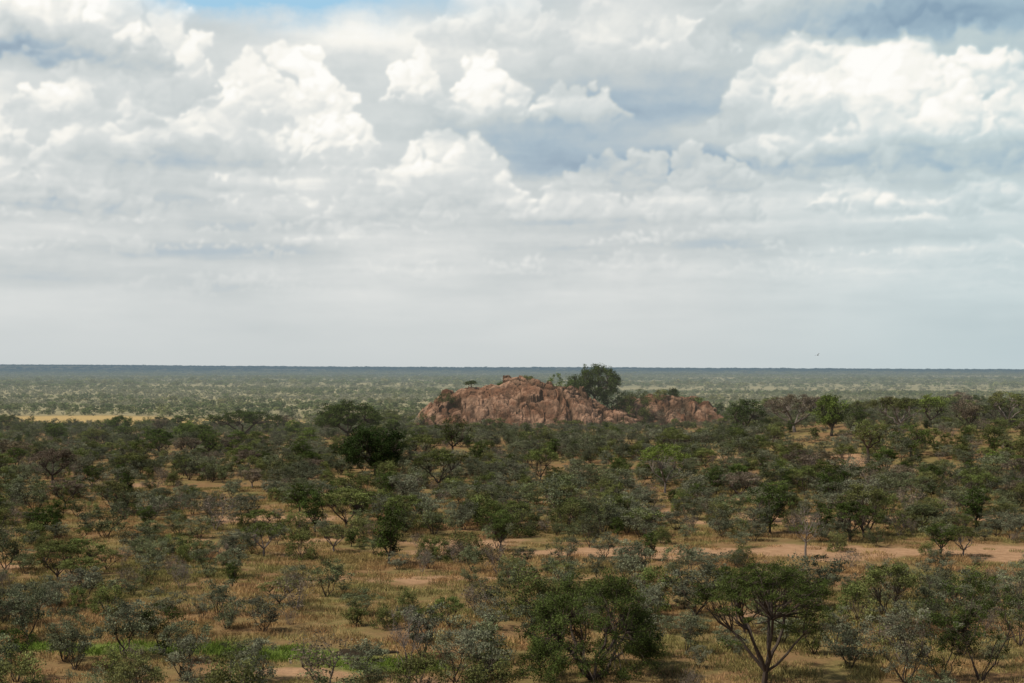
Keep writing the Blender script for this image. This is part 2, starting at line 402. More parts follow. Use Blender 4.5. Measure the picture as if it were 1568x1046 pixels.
hero('umbrella_acacia_tree', 375, 672, 116, 627, 14, shape='umbrella', crown0=0.6, fork=0.15, stems=5, nclump=85, crad=1.2, flat=0.42, leaves=130, lsize=0.27, trunk=0.3, leafm=M_DARK, twigs=2)
hero('umbrella_acacia_tree', 535, 676, 106, 612, 15, shape='dome', crown0=0.45, fork=0.2, stems=6, nclump=150, crad=1.2, flat=0.5, leaves=120, lsize=0.28, trunk=0.3, leafm=M_DARK, twigs=1)
hero('umbrella_acacia_tree', 82, 745, 90, 684, 16, shape='umbrella', crown0=0.6, fork=0.3, stems=5, nclump=60, crad=0.8, flat=0.35, leaves=110, lsize=0.18, trunk=0.17, leafm=M_DRY, twigs=3)
hero('acacia_tree', 1018, 755, 95, 676, 17, shape='umbrella', crown0=0.5, fork=0.22, stems=5, nclump=60, crad=0.9, flat=0.4, leaves=110, lsize=0.18, trunk=0.14, leafm=M_BRIGHT, barkm=M_BARKL, twigs=3)
hero('acacia_tree', 695, 705, 62, 634, 18, shape='vase', crown0=0.5, fork=0.3, stems=5, nclump=45, crad=0.85, flat=0.6, leaves=60, lsize=0.2, trunk=0.18, leafm=M_DARK, twigs=4)
hero('umbrella_acacia_tree', 1216, 662, 98, 601, 19, shape='umbrella', crown0=0.6, fork=0.18, stems=6, nclump=80, crad=1.15, flat=0.42, leaves=110, lsize=0.25, trunk=0.3, leafm=M_DRY, barkm=M_BARKL, twigs=3)
hero('round_crown_tree', 1272, 668, 50, 602, 20, shape='round', crown0=0.25, fork=0.2, stems=5, nclump=65, crad=1.1, flat=0.8, leaves=120, lsize=0.26, trunk=0.25, leafm=M_BRIGHT, twigs=1)
hero('round_crown_tree', 1142, 665, 66, 606, 21, shape='dome', crown0=0.25, fork=0.2, stems=5, nclump=70, crad=1.1, flat=0.6, leaves=100, lsize=0.26, trunk=0.25, leafm=M_GREEN, twigs=1)
hero('umbrella_acacia_tree', 1376, 660, 84, 606, 22, shape='umbrella', crown0=0.6, fork=0.2, stems=5, nclump=60, crad=1.05, flat=0.4, leaves=100, lsize=0.25, trunk=0.24, leafm=M_OLIVE, barkm=M_BARKL, twigs=2)
hero('umbrella_acacia_tree', 1425, 655, 60, 600, 23, shape='umbrella', crown0=0.5, fork=0.2, stems=5, nclump=45, crad=1.0, flat=0.5, leaves=90, lsize=0.24, trunk=0.24, leafm=M_BRIGHT, twigs=1)
hero('umbrella_acacia_tree', 1545, 655, 90, 597, 24, shape='umbrella', crown0=0.6, fork=0.2, stems=5, nclump=60, crad=1.0, flat=0.4, leaves=100, lsize=0.24, trunk=0.26, leafm=M_OLIVE, barkm=M_BARKL, twigs=2)
hero('acacia_tree', 1480, 662, 60, 606, 25, shape='vase', crown0=0.45, fork=0.2, stems=5, nclump=45, crad=1.0, flat=0.5, leaves=80, lsize=0.24, trunk=0.24, leafm=M_DRY, twigs=2)
hero('acacia_tree', 1330, 705, 62, 640, 26, shape='vase', crown0=0.5, fork=0.3, stems=5, nclump=45, crad=0.9, flat=0.5, leaves=80, lsize=0.2, trunk=0.2, leafm=M_OLIVE, twigs=3)
hero('acacia_tree', 1395, 700, 70, 648, 27, shape='dome', crown0=0.4, fork=0.3, stems=5, nclump=55, crad=0.9, flat=0.5, leaves=80, lsize=0.2, trunk=0.2, leafm=M_GREEN, twigs=3)
hero('bare_tree', 1232, 855, 50, 772, 28, shape='vase', crown0=0.45, fork=0.3, stems=5, nclump=22, crad=0.6, flat=0.9, leaves=8, lsize=0.12, trunk=0.09, leafm=M_DRY, barkm=M_BARKL, twigs=8)
hero('acacia_tree', 550, 800, 60, 745, 29, shape='vase', crown0=0.35, fork=0.15, stems=5, nclump=40, crad=0.6, flat=0.6, leaves=90, lsize=0.14, trunk=0.1, leafm=M_GREEN, twigs=3)
hero('acacia_tree', 1275, 775, 66, 715, 30, shape='vase', crown0=0.4, fork=0.2, stems=5, nclump=42, crad=0.7, flat=0.5, leaves=90, lsize=0.15, trunk=0.1, leafm=M_GREEN, twigs=3)
fs = dict(shape='vase', crown0=0.2, fork=0.0, twigs=6, sides=5, trunk=0.06, flat=0.7)
for kk, (u, v, w_, tp, lm) in enumerate([(100, 1012, 92, 922, M_GREY), (252, 1002, 62, 916, M_DARK), (395, 1040, 70, 972, M_GREY), (285, 1042, 80, 965, M_GREY), (180, 1042, 70, 978, M_OLIVE),
        (30, 1044, 80, 955, M_DARK), (350, 962, 60, 905, M_GREY), (695, 1044, 90, 955, M_GREY), (545, 958, 38, 920, M_OLIVE), (1385, 1044, 150, 915, M_GREY), (1500, 1044, 170, 872, M_DARK),
        (1560, 990, 120, 850, M_GREY), (1350, 940, 100, 850, M_GREY), (1430, 930, 90, 845, M_GREY), (1245, 1000, 80, 925, M_OLIVE), (1050, 1000, 46, 930, M_GREY), (870, 872, 60, 815, M_GREY),
        (1440, 1040, 110, 930, M_DARK), (1300, 1010, 60, 940, M_GREY)]):
    x_, y_, _ = ground_at(u, v); W_ = w_*y_/F
    hero('thorn_shrub', u, v, w_, tp, 300+kk, nclump=int(14+W_*W_*1.5), crad=0.42, leaves=130, lsize=0.095, stems=6, leafm=lm, **{**fs})
hero('bare_shrub', 625, 1044, 60, 905, 340, shape='vase', crown0=0.2, fork=0.1, stems=5, nclump=26, crad=0.5, flat=1.0, leaves=14, lsize=0.10, trunk=0.06, leafm=M_DRY, barkm=M_BARKL, twigs=10)
def rock_tree(name, u, dy, wpx, top, bot, seed, **k):
    y = KY+dy; x = (u-784)*y/F; z = kop_z(x, y); s = y/F
    zt = CH-(top-HZ)*s; H = max(1.2, zt-z+0.3)
    if bot is not None: z = min(z, CH-(bot-HZ)*s); H = zt-z
    add_obj(name, plant(name, seed, H, wpx*s*1.05, **k), (x, y, z-0.2))
rock_tree('fig_tree', 911, 6, 86, 556, None, 41, shape='round', crown0=0.12, fork=0.15, stems=6, nclump=170, crad=1.25, flat=0.8, leaves=130, lsize=0.30, trunk=0.35, leafm=M_DARK, twigs=1)
rock_tree('green_shrub', 976, 0, 66, 592, 650, 42, shape='round', crown0=0.05, fork=0.05, stems=5, nclump=80, crad=1.15, flat=0.8, leaves=120, lsize=0.28, trunk=0.2, leafm=M_OLIVE, twigs=1)
rock_tree('green_shrub', 938, 8, 66, 592, 624, 43, shape='round', crown0=0.05, fork=0.05, stems=5, nclump=60, crad=1.0, flat=0.8, leaves=110, lsize=0.28, trunk=0.2, leafm=M_GREEN, twigs=1)
for kk, (u, dy, w_, tp, bt, lm) in enumerate([(851, 5, 36, 572, None, M_BRIGHT), (806, 3, 30, 576, None, M_OLIVE), (1012, 8, 28, 594, None, M_OLIVE), (1068, 8, 30, 608, None, M_OLIVE), (684, -6, 38, 598, 632, M_OLIVE),
        (1045, -4, 46, 622, 654, M_DRY), (655, -12, 36, 628, 660, M_OLIVE), (740, -15, 46, 638, 666, M_GREY), (860, -15, 50, 636, 666, M_OLIVE), (1005, -3, 34, 620, 652, M_DRY), (1100, 2, 34, 624, 655, M_GREEN), (1126, 4, 46, 610, 655, M_GREEN),
        (812, -13, 32, 638, 662, M_BRIGHT), (770, -14, 34, 642, 666, M_GREEN), (915, -14, 40, 638, 666, M_GREY), (700, -13, 30, 642, 664, M_DRY), (950, -10, 34, 636, 662, M_GREEN), (640, -10, 34, 634, 660, M_GREY), (878, 4, 28, 578, 596, M_GREEN), (1030, 9, 22, 595, None, M_GREEN), (768, 3, 18, 584, None, M_GREEN)]):
    rock_tree('green_shrub', u, dy, w_, tp, bt, 60+kk, shape='round', crown0=0.05, fork=0.05, stems=5, nclump=28, crad=0.8, flat=0.8, leaves=80, lsize=0.25, trunk=0.1, leafm=lm, twigs=2)
rock_tree('acacia_tree', 722, 2, 20, 582, None, 45, shape='umbrella', crown0=0.4, fork=0.3, stems=4, nclump=16, crad=0.65, flat=0.6, leaves=80, lsize=0.25, trunk=0.13, leafm=M_DARK, twigs=1)

# ================================================================ SHRUB PROTOTYPES
sh = []
for s_ in range(7):
    sh.append(plant('thorn_shrub', 100+s_, 2.5+0.25*(s_ % 3), 3.0+0.35*(s_ % 4), shape='vase', crown0=0.30, fork=0.0, stems=5+s_ % 3, nclump=32, crad=0.42, flat=0.55, leaves=95, lsize=0.105, trunk=0.05, leafm=M_GREY, twigs=4, sides=5))
for s_ in range(2):
    sh.append(plant('thorn_shrub', 120+s_, 2.6, 3.2, shape='dome', crown0=0.12, fork=0.0, stems=6, nclump=46, crad=0.44, flat=0.7, leaves=90, lsize=0.105, trunk=0.05, leafm=M_OLIVE, twigs=3, sides=5))
for s_ in range(2):
    sh.append(plant('thorn_shrub', 130+s_, 2.4, 2.6, shape='vase', crown0=0.25, fork=0.0, stems=6, nclump=28, crad=0.42, flat=0.9, leaves=22, lsize=0.11, trunk=0.04, leafm=M_DRY, barkm=M_BARKL, twigs=9, sides=4))
sh.append(plant('thorn_shrub', 140, 3.6, 4.4, shape='umbrella', crown0=0.5, fork=0.12, stems=5, nclump=46, crad=0.5, flat=0.40, leaves=100, lsize=0.11, trunk=0.08, leafm=M_OLIVE, twigs=4, sides=5))
sh.append(plant('thorn_shrub', 141, 3.4, 2.9, shape='vase', crown0=0.25, fork=0.15, stems=5, nclump=42, crad=0.45, flat=0.6, leaves=95, lsize=0.11, trunk=0.07, leafm=M_GREEN, twigs=3, sides=5))
C_SH = proto_coll('thorn_shrub_kinds', sh, 'thorn_shrub')
tr_ = []
for s_, (H_, W_, shp, lm, bk) in enumerate([(4.6, 6.0, 'umbrella', M_GREEN, M_BARK), (4.2, 5.0, 'umbrella', M_OLIVE, M_BARKL), (5.0, 4.2, 'vase', M_GREEN, M_BARK), (4.0, 4.6, 'umbrella', M_GREY, M_BARK),
                                            (4.6, 5.2, 'dome', M_OLIVE, M_BARK), (4.2, 4.4, 'vase', M_DRY, M_BARKL), (4.2, 4.2, 'round', M_GREEN, M_BARK), (4.8, 6.4, 'umbrella', M_DRY, M_BARK), (4.0, 4.4, 'dome', M_BRIGHT, M_BARK)]):
    tr_.append(plant('acacia_tree', 400+s_, H_, W_, shape=shp, crown0=0.42, fork=0.22, stems=5, nclump=48, crad=0.62, flat=0.42, leaves=90, lsize=0.15, trunk=0.12, leafm=lm, barkm=bk, twigs=3, sides=5))
C_TR = proto_coll('acacia_tree_kinds', tr_, 'acacia_tree')
fr = []
for s_ in range(8):
    lm = [F_GREY, F_GREY, F_OLIVE, F_GREEN, F_GREY, F_OLIVE, M_DRY, F_GREEN][s_]
    shp = ['vase', 'dome', 'umbrella', 'round', 'vase', 'dome', 'vase', 'umbrella'][s_]
    fr.append(plant('distant_bush', 200+s_, 3.0, 3.8, shape=shp, crown0=0.1, fork=0.05, stems=3, nclump=18, crad=0.66, flat=0.65, leaves=26, lsize=0.38, trunk=0.05, leafm=lm, twigs=0, sides=3))
C_FR = proto_coll('distant_bush_kinds', fr, 'distant_bush')

def sample(y0, y1, dens_max, densf, half=0.44):
    area = half*(y1**2-y0**2)
    n = int(area*dens_max)
    y = np.sqrt(rng.uniform(y0**2, y1**2, n)); x = rng.uniform(-half, half, n)*y
    keep = rng.uniform(0, 1, n) < densf(x, y)/dens_max
    return x[keep], y[keep]
def thin(x, y, rmin):
    order = rng.permutation(len(x)); cell = {}; out = []
    for i in order:
        r = rmin[i]; c = (int(x[i]//5), int(y[i]//5)); ok = True
        for a in (-1, 0, 1):
            for b in (-1, 0, 1):
                for j in cell.get((c[0]+a, c[1]+b), ()):
                    if (x[i]-x[j])**2+(y[i]-y[j])**2 < (0.5*(r+rmin[j]))**2: ok = False; break
                if not ok: break
            if not ok: break
        if ok: cell.setdefault(c, []).append(i); out.append(i)
    return np.array(out)
def dens(x, y):
    n = fbm(x/13, y/13, 3, 11)
    d = np.where(y < 120, 0.090, np.where(y < 150, 0.10, 0.17))
    d = d*(0.13+sst(0.31, 0.58, n)*1.2)
    d = d*(1-0.90*soil_f(x, y)*(y < 270))
    d = d+0.10*gauss(x, y, 33, 88, 9, 16)*1.2
    d = d*(1-0.9*green_f(x, y)*(y < 120))
    d = d*(1-0.8*gauss(x, y, -5, 92, 11, 9))
    for hx, hy, hr, hH in heroes:
        rr = hr*0.8+0.7
        d = np.where((x-hx)**2+((y-hy)*0.8)**2 < rr*rr, 0, d)
        if 200 < hy and hH > 5:      # clearing on the near side of the big mid-distance trees
            d = np.where(((x-hx)/(hr+0.5))**2+((y-(hy-12))/16.0)**2 < 1, d*0.25, d)
    return np.clip(d, 0, 0.24)
def off_rock(x, y): return ~((np.abs(x-cxm) < 44) & (np.abs(y-KY-2) < 19))
x, y = sample(70, 430, 0.24, dens)
k_ = off_rock(x, y); x, y = x[k_], y[k_]
sc = rng.lognormal(-0.14, 0.33, len(x)); sc = np.clip(sc, 0.38, 1.7)
sc = np.where((x > 22) & (y < 108), sc*1.25, sc)
sc = np.where((y > 300) & (np.abs(x-cxm) < 42), np.minimum(sc*0.75, 0.7), sc)
sc = np.where((y > 260) & (x < -50), sc*0.75, sc)
ids = thin(x, y, np.where(y < 150, 2.3, 1.7)*sc); x, y, sc = x[ids], y[ids], sc[ids]
blk = (y < 83) & (((x/y > 0.0) & (x/y < 0.11)) | ((x/y > 0.13) & (x/y < 0.22))); x, y, sc = x[~blk], y[~blk], sc[~blk]
w = np.array([1, 1, 1, 1, 1, 1, 1, 1.1, 1.1, .8, .8, .6, .6]); w /= w.sum()
idx = rng.choice(13, len(x), p=w)
sc3 = np.stack([sc*rng.uniform(.85, 1.2, len(x)), sc*rng.uniform(.85, 1.2, len(x)), sc*rng.uniform(.75, 1.2, len(x))], 1)
scatter('thorn_shrubs', np.stack([x, y, gz(x, y)-0.05], 1), rng.uniform(0, 6.28, len(x)), sc3, idx, C_SH)
print('shrubs', len(x))
x, y = sample(128, 430, 0.008, lambda x, y: 0.008*(0.25+0.75*sst(0.4, 0.6, fbm(x/30, y/30, 3, 17)))*(1-0.7*soil_f(x, y))*np.where((y > 220) & (np.abs(x/y-0.043) < 0.125), 0.0, 1)*np.where((x < -50) & (y > 280), 0.35, 1))
k_ = off_rock(x, y); x, y = x[k_], y[k_]
for hx, hy, hr, hH in heroes:
    k_ = (x/y-hx/hy)**2*hy*hy+((y-hy)*0.2)**2 > (hr*1.15)**2; x, y = x[k_], y[k_]
s = rng.uniform(0.55, 1.0, len(x))+0.3*(y > 270)
scatter('acacia_woodland', np.stack([x, y, gz(x, y)-0.05], 1), rng.uniform(0, 6.28, len(x)), np.stack([s, s, s*rng.uniform(.85, 1.15, len(x))], 1), rng.integers(0, 9, len(x)), C_TR)
print('trees', len(x))

P = []; SC = []; ID = []
def band(y0, y1, dm, smin, smax, zf, thr=(0.3, 0.6), ns=(45, 30), gp=0.3):
    def f(x, y): return dm*(0.12+0.88*sst(thr[0], thr[1], fbm(x/ns[0], y/ns[1], 4, 15)))*(1-0.96*gold_f(x, y))
    x, y = sample(y0, y1, dm, f)
    k_ = off_rock(x, y); x, y = x[k_], y[k_]
    s = rng.uniform(smin, smax, len(x))*rng.uniform(0.8, 1.2, len(x))
    q = fbm(x/(ns[0]*3), y/(ns[1]*3), 3, 25)+rng.normal(0, 0.05, len(x))
    s = s*np.where(q > 0.56, 1.3, 1)
    P.append(np.stack([x, y, gz(x, y)-0.1*s], 1)); SC.append(np.stack([s, s, s*zf*rng.uniform(0.7, 1.2, len(x))], 1))
    ID.append(np.where(q < 0.54, rng.choice([0, 1, 4, 4, 0, 2], len(x)), rng.choice([2, 3, 5, 7, 3], len(x))))
band(425, 1250, 0.030, 0.42, 0.92, 0.95, thr=(0.32, 0.60))
band(1250, 4200, 0.0050, 0.9, 2.2, 0.75, ns=(300, 110), thr=(0.36, 0.60))
band(4200, 16500, 0.00034, 5, 11, 0.32, ns=(1600, 450), thr=(0.36, 0.6))
P = np.concatenate(P); SC = np.concatenate(SC); ID = np.concatenate(ID)
scatter('distant_bushland', P, rng.uniform(0, 6.28, len(P)), SC, ID, C_FR)
print('far', len(P))

# ================================================================ GRASS
def tuft(seed, n, hgt, rad_, mat_):
    r = np.random.default_rng(seed)
    a = r.uniform(0, 6.28, n); q = rad_*np.sqrt(r.uniform(0, 1, n))
    B = np.stack([q*np.cos(a), q*np.sin(a), np.full(n, -0.03)], 1)
    h = hgt*r.uniform(0.4, 1.2, n)
    le = r.normal(0, 0.45, (n, 2))*h[:, None]
    T = B+np.stack([le[:, 0], le[:, 1], h], 1)
    d = r.uniform(0, 3.14, n); w = 0.022*r.uniform(0.7, 1.4, n)
    s = np.stack([np.cos(d)*w, np.sin(d)*w, np.zeros(n)], 1)
    V = np.stack([B-s, B+s, T+s*0.25, T-s*0.25], 1).reshape(-1, 3)
    return mesh_quads('grass_tuft', V, np.arange(n*4).reshape(-1, 4), None, (mat_,), {'tint': np.repeat(r.uniform(0, 1, n), 4)})
G1 = leaf_mat('dry_grass_gold', (0.34, 0.232, 0.105), (0.31, 0.185, 0.088), (0.27, 0.220, 0.085), 1.15)
G2 = leaf_mat('dry_grass_olive', (0.24, 0.22, 0.080), (0.28, 0.22, 0.09), (0.21, 0.20, 0.070), 1.15)
G3 = leaf_mat('green_grass', (0.135, 0.200, 0.035), (0.155, 0.205, 0.04), (0.13, 0.18, 0.035), 1.15)
C_G = proto_coll('grass_kinds', [tuft(1, 110, 0.24, 0.95, G1), tuft(2, 110, 0.34, 0.9, G1), tuft(3, 110, 0.28, 0.95, G2), tuft(4, 160, 0.22, 0.9, G3)], 'grass_tuft')
def gd(x, y): return 0.9*(0.35+0.65*sst(0.3, 0.6, fbm(x/5, y/4, 4, 19)))*(1-0.90*soil_f(x, y))+0.5*green_f(x, y)
x, y = sample(66, 210, 0.9, lambda x, y: gd(x, y)*np.where(y < 140, 1, 0.6), 0.42)
k_ = ((x-hx0)/2.4)**2+((y-hy0)/1.6)**2 > 1; x, y = x[k_], y[k_]
gf = green_f(x, y); n = fbm(x/10, y/8, 3, 23)+rng.normal(0, .08, len(x))
idx = np.where(gf > 0.40, 3, np.where(n > 0.52, 2, rng.integers(0, 2, len(x))))
s = rng.uniform(0.6, 1.3, len(x))
scatter('savanna_grass', np.stack([x, y, gz(x, y)], 1), rng.uniform(0, 6.28, len(x)), np.stack([s, s, s], 1), idx, C_G)
print('grass', len(x))

# ================================================================ BIRD
def build_bird():
    y = 170.0; x = (1252-784)/F*y; z = CH-(544-HZ)/F*y
    e = bpy.data.objects.new('bird', None); e.location = (x, y, z); e.rotation_euler = (0, R(-25), R(20)); scene.collection.objects.link(e)
    m, t = new_mat('bird_feather'); d = t.new('ShaderNodeBsdfDiffuse')
    g = t.new('ShaderNodeTexCoord'); t.link(t.mix(t.noise(20, 2, g.outputs['Object']), (0.03, 0.025, 0.022), (0.07, 0.06, 0.05)), d.inputs[0]); finish(m, t, d.outputs[0], False)
    V = []; Q = []
    tube([(0, .17, 0), (0, .13, .005), (0, .08, 0), (0, 0, 0), (0, -.1, 0), (0, -.17, 0), (0, -.28, -.005)], [.004, .02, .028, .04, .03, .015, .012], 8, V, Q, 0)
    add_obj('body', mesh_quads('body', np.concatenate(V), np.concatenate(Q), None, (m,), None, True), parent=e)
    for sgn, nm in ((1, 'wing_right'), (-1, 'wing_left')):
        W = np.array([(0.02, .06, .02), (.14, .09, .09), (.28, .05, .13), (.40, -.06, .11), (.26, -.04, .12), (.13, -.05, .08), (.02, -.07, .015)])
        W[:, 0] *= sgn
        me = bpy.data.meshes.new(nm); me.from_pydata(W.tolist(), [], [(0, 1, 5, 6), (1, 2, 4, 5), (2, 3, 4)]); me.materials.append(m)
        add_obj(nm, me, parent=e)
    me = bpy.data.meshes.new('tail'); me.from_pydata([(-.015, -.16, 0), (.015, -.16, 0), (.06, -.31, 0), (0, -.27, 0), (-.06, -.31, 0)], [], [(0, 1, 2, 3, 4)]); me.materials.append(m)
    add_obj('tail', me, parent=e)
build_bird()

# ================================================================ SKY DOME SECTOR WITH CLOUDS
K = math.degrees(1/F)
az = np.linspace(-33, 33, 1500); el = np.linspace(-0.6, 24, 560)
X, Y = np.meshgrid(az, el)
wx = X+0.75*(fbm(X*0.7, Y*0.9, 5, 201)-0.5); wy = Y+0.70*(fbm(X*0.7, Y*0.9, 5, 231)-0.5)
wx += 0.14*(fbm(X*5, Y*5, 4, 261)-0.5); wy += 0.14*(fbm(X*5, Y*5, 4, 291)-0.5)
stretch = fbm(X*0.12, Y*0.85, 5, 301)
Lm = 0.60+0.45*(fbm(X*0.13, Y*0.30, 6, 331)-0.5)+0.35*(stretch-0.5)
q = np.random.default_rng(3)
dx_ = az[1]-az[0]; dy_ = el[1]-el[0]
def blur(a, n):
    for _ in range(n):
        p = np.pad(a, 1, mode='edge')
        a = (p[1:-1, 1:-1]*2+p[:-2, 1:-1]+p[2:, 1:-1]+p[1:-1, :-2]+p[1:-1, 2:])/6
    return a
Lsun = np.array([-0.35, 0.72, 0.60]); Lsun /= np.linalg.norm(Lsun)
def cloud(cx, by, hw, h, bright=0.9, dark=0.5, op=0.9, n=60, soft=0.5):
    global Lm
    cx = (cx-784)*K; by = (565-by)*K; hw *= K; h *= K
    m_ = 0.8
    ix0, ix1 = np.searchsorted(az, [cx-hw*1.3-m_, cx+hw*1.3+m_]); iy0, iy1 = np.searchsorted(el, [by-0.35*h-m_, by+h*1.3+m_])
    if ix1-ix0 < 4 or iy1-iy0 < 4: return
    sx = wx[iy0:iy1, ix0:ix1]; sy = wy[iy0:iy1, ix0:ix1]; yy = sy
    Zf = np.full(sx.shape, -0.3*h); Al = np.zeros(sx.shape)
    sp = []
    for _ in range(n):
        tt = q.uniform(-1, 1); env = h*(1-abs(tt)**2.2)*(0.70+0.6*q.random())
        rr = min(h, hw)*q.uniform(0.14, 0.36)*(1-0.45*abs(tt))
        uu = q.random()**0.8
        x0 = cx+tt*hw; y0 = by+max(0, env-rr)*uu
        sp.append((x0, y0, rr, q.uniform(0, 0.3)*h))
        for _k in range(5):
            an = q.uniform(-0.5, 3.6); r3 = rr*q.uniform(0.22, 0.48)
            sp.append((x0+math.cos(an)*rr*0.85, y0+math.sin(an)*rr*0.85, r3, q.uniform(0.05, 0.35)*h))
    gxs = az[ix0:ix1]; gys = el[iy0:iy1]
    for (x0, y0, r0, z0) in sp:
        a0, a1 = np.searchsorted(gxs, [x0-r0-0.9, x0+r0+0.9]); b0, b1 = np.searchsorted(gys, [y0-r0-0.9, y0+r0+0.9])
        if a1 <= a0 or b1 <= b0: continue
        dd = ((sx[b0:b1, a0:a1]-x0)**2+(sy[b0:b1, a0:a1]-y0)**2)/(r0*r0)
        zz = z0+r0*np.sqrt(np.clip(1-dd, 0, 1)); zz = np.where(dd < 1, zz, -9)
        Zf[b0:b1, a0:a1] = np.maximum(Zf[b0:b1, a0:a1], zz)
        Al[b0:b1, a0:a1] = np.maximum(Al[b0:b1, a0:a1], sst(0, soft, 1-dd))
    Zs = blur(Zf, 3)
    gyv, gxv = np.gradient(Zs, dy_, dx_)
    nn = np.sqrt(gxv**2+gyv**2+1.2)
    lam = blur(np.clip((-gxv*Lsun[0]-gyv*Lsun[1]+1.1*Lsun[2])/nn, 0, 1), 1)
    Zb = blur(Zf, 10); occ = np.clip((Zs-Zb)/(0.10*h)*0.5+0.5, 0, 1)
    vert = sst(by-0.05*h, by+0.55*h, yy)
    soften = 0.45+0.65*sst(0.3, 0.65, fbm(sx*0.8, sy*1.1, 3, 701))
    val = dark+(bright-dark)*np.clip((0.55*vert+(0.42*lam+0.22*occ)*soften+0.03), 0, 1.08)
    al = blur(Al, 2)*op*(0.60+0.40*sst(0.25, 0.55, fbm(sx*0.5, sy*1.2, 4, 741)))
    al = al*sst(by-0.22*h, by+0.22*h, yy+0.10*h)
    cur = Lm[iy0:iy1, ix0:ix1]
    Lm[iy0:iy1, ix0:ix1] = cur*(1-al)+val*al
def ga(cx, cy, rx, ry):
    w_ = wx+0.8*(fbm(X*0.5, Y*0.8, 4, 401)-0.5); h_ = wy+0.6*(fbm(X*0.4, Y*0.9, 4, 431)-0.5)
    return np.exp(-(((w_-(cx-784)*K)/(rx*K))**2+((h_-(565-cy)*K)/(ry*K))**2))
for g_ in ((820, 200, 190, 45, -.16), (1050, 150, 150, 50, -.12), (1130, 250, 220, 30, -.14), (250, 250, 120, 40, -.10), (350, 330, 280, 18, -.10), (1000, 255, 260, 22, -.10), (900, 60, 180, 60, .10), (560, 60, 120, 45, .24)):
    Lm += g_[4]*ga(*g_[:4])
for _ in range(60):
    yb = q.uniform(325, 470); f_ = (yb-325)/145
    cloud(q.uniform(-500, 2100), yb, q.uniform(50, 170)*(1-0.3*f_), q.uniform(18, 52)*(1-0.5*f_), 0.88-0.10*f_, 0.44, 0.75-0.3*f_, 34, 0.8)
CL = [(1305, 332, 75, 58, .98, .38), (1480, 335, 80, 50, .82, .40), (1060, 335, 110, 62, .84, .40), (890, 335, 110, 60, .80, .40), (590, 330, 70, 70, .88, .42), (150, 335, 110, 60, .82, .38), (20, 325, 80, 110, .84, .40),
      (690, 322, 115, 105, 1.0, .36), (200, 290, 150, 120, .90, .38), (1000, 290, 170, 62, .80, .34), (1200, 275, 120, 70, .84, .34),
      (450, 285, 110, 190, 1.05, .52), (525, 250, 55, 110, 1.06, .52), (385, 200, 60, 105, 1.0, .52), (335, 260, 90, 90, .88, .46),
      (1480, 262, 100, 150, 1.0, .36), (1330, 262, 190, 178, 1.06, .40), (1190, 205, 100, 120, 1.0, .40),
      (880, 192, 80, 62, .92, .38), (740, 190, 75, 98, 1.02, .42), (635, 160, 50, 75, 1.0, .56),
      (150, 205, 110, 85, 1.0, .40), (255, 170, 85, 150, .95, .44), (90, 125, 170, 150, 1.05, .22),
      (1050, 88, 85, 50, 1.02, .48), (930, 110, 150, 110, .84, .44), (760, 70, 110, 90, .92, .52),
      (1250, 70, 180, 120, .80, .34), (1480, 75, 200, 120, .58, .22)]
for c in CL: cloud(*c, 0.90, int(50+c[2]*0.25), 0.6)
for _ in range(26):   # the rest of the sky around and above
    cx = q.choice([q.uniform(-700, -80), q.uniform(1650, 2300), q.uniform(-100, 1700)]); yb = q.uniform(80, 320) if (cx < 0 or cx > 1600) else q.uniform(-350, -60)
    cloud(cx, yb, q.uniform(80, 200), q.uniform(70, 150), .95, .42, .85, 60)
for g_ in ((1440, 45, 240, 42, -.30), (55, 108, 120, 26, -.28), (820, 222, 150, 26, -.12), (1060, 185, 110, 28, -.14), (1380, 262, 220, 18, -.20), (600, 300, 60, 12, -.10),
           (1480, 300, 160, 20, -.16), (240, 255, 110, 22, -.16), (400, 235, 40, 30, -.12), (1000, 250, 300, 16, -.18), (200, 315, 200, 14, -.16), (640, 320, 120, 12, -.12), (1150, 300, 200, 12, -.12)):
    Lm += g_[4]*ga(*g_[:4])
bandenv = sst(1.5, 4, Y)*(1-sst(7.5, 10, Y))
Lm += 0.38*(fbm(X*0.16+0.3*(wx-X), Y*1.7+0.5*(wy-Y), 5, 521)-0.5)*bandenv
Lm += 0.10*(fbm(wx*2.0, wy*3.0, 5, 511)-0.5)*sst(1, 5, Y)
hz = np.exp(-(np.clip(Y, 0, 99)/3.0)**1.3)
Lm = Lm*(1-hz*0.97)+0.50*hz*0.97
Lm = blur(Lm, 1)
blue = 1.5*ga(450, 2, 190, 34)+0.9*ga(320, 18, 60, 26)+0.5*ga(1300, -5, 70, 14)+0.30*ga(600, -30, 300, 40)
blue = np.clip(blue*(0.6+0.9*fbm(X*0.6, Y*1.4, 5, 551)), 0, 1)*np.clip(1.5-1.4*sst(.86, 1.0, Lm), 0, 1)
cool = np.clip(0.05+0.80*sst(4, 20, X)+0.15*ga(820, 200, 200, 60)+0.15*sst(5, 10, Y), 0, 1)
edge = sst(33, 29, np.abs(X))*sst(24, 20, Y)
RD = 17500.0
Vd = np.stack([np.sin(np.radians(X))*np.cos(np.radians(Y)), np.cos(np.radians(X))*np.cos(np.radians(Y)), np.sin(np.radians(Y))], -1)*RD
Vd[..., 2] += CH
ny, nx = X.shape
i = np.arange(ny-1)[:, None]*nx; j = np.arange(nx-1)[None]
Qd = np.stack([i+j, i+nx+j, i+nx+j+1, i+j+1], -1).reshape(-1, 4)
m, t = new_mat('cloudy_sky')
L_ = t.attr('light')
def s2l(c): return tuple(((v/255)/12.92 if v/255 <= 0.04045 else ((v/255+0.055)/1.055)**2.4) for v in c)
cr = t.new('ShaderNodeValToRGB'); t.link(L_, cr.inputs[0])
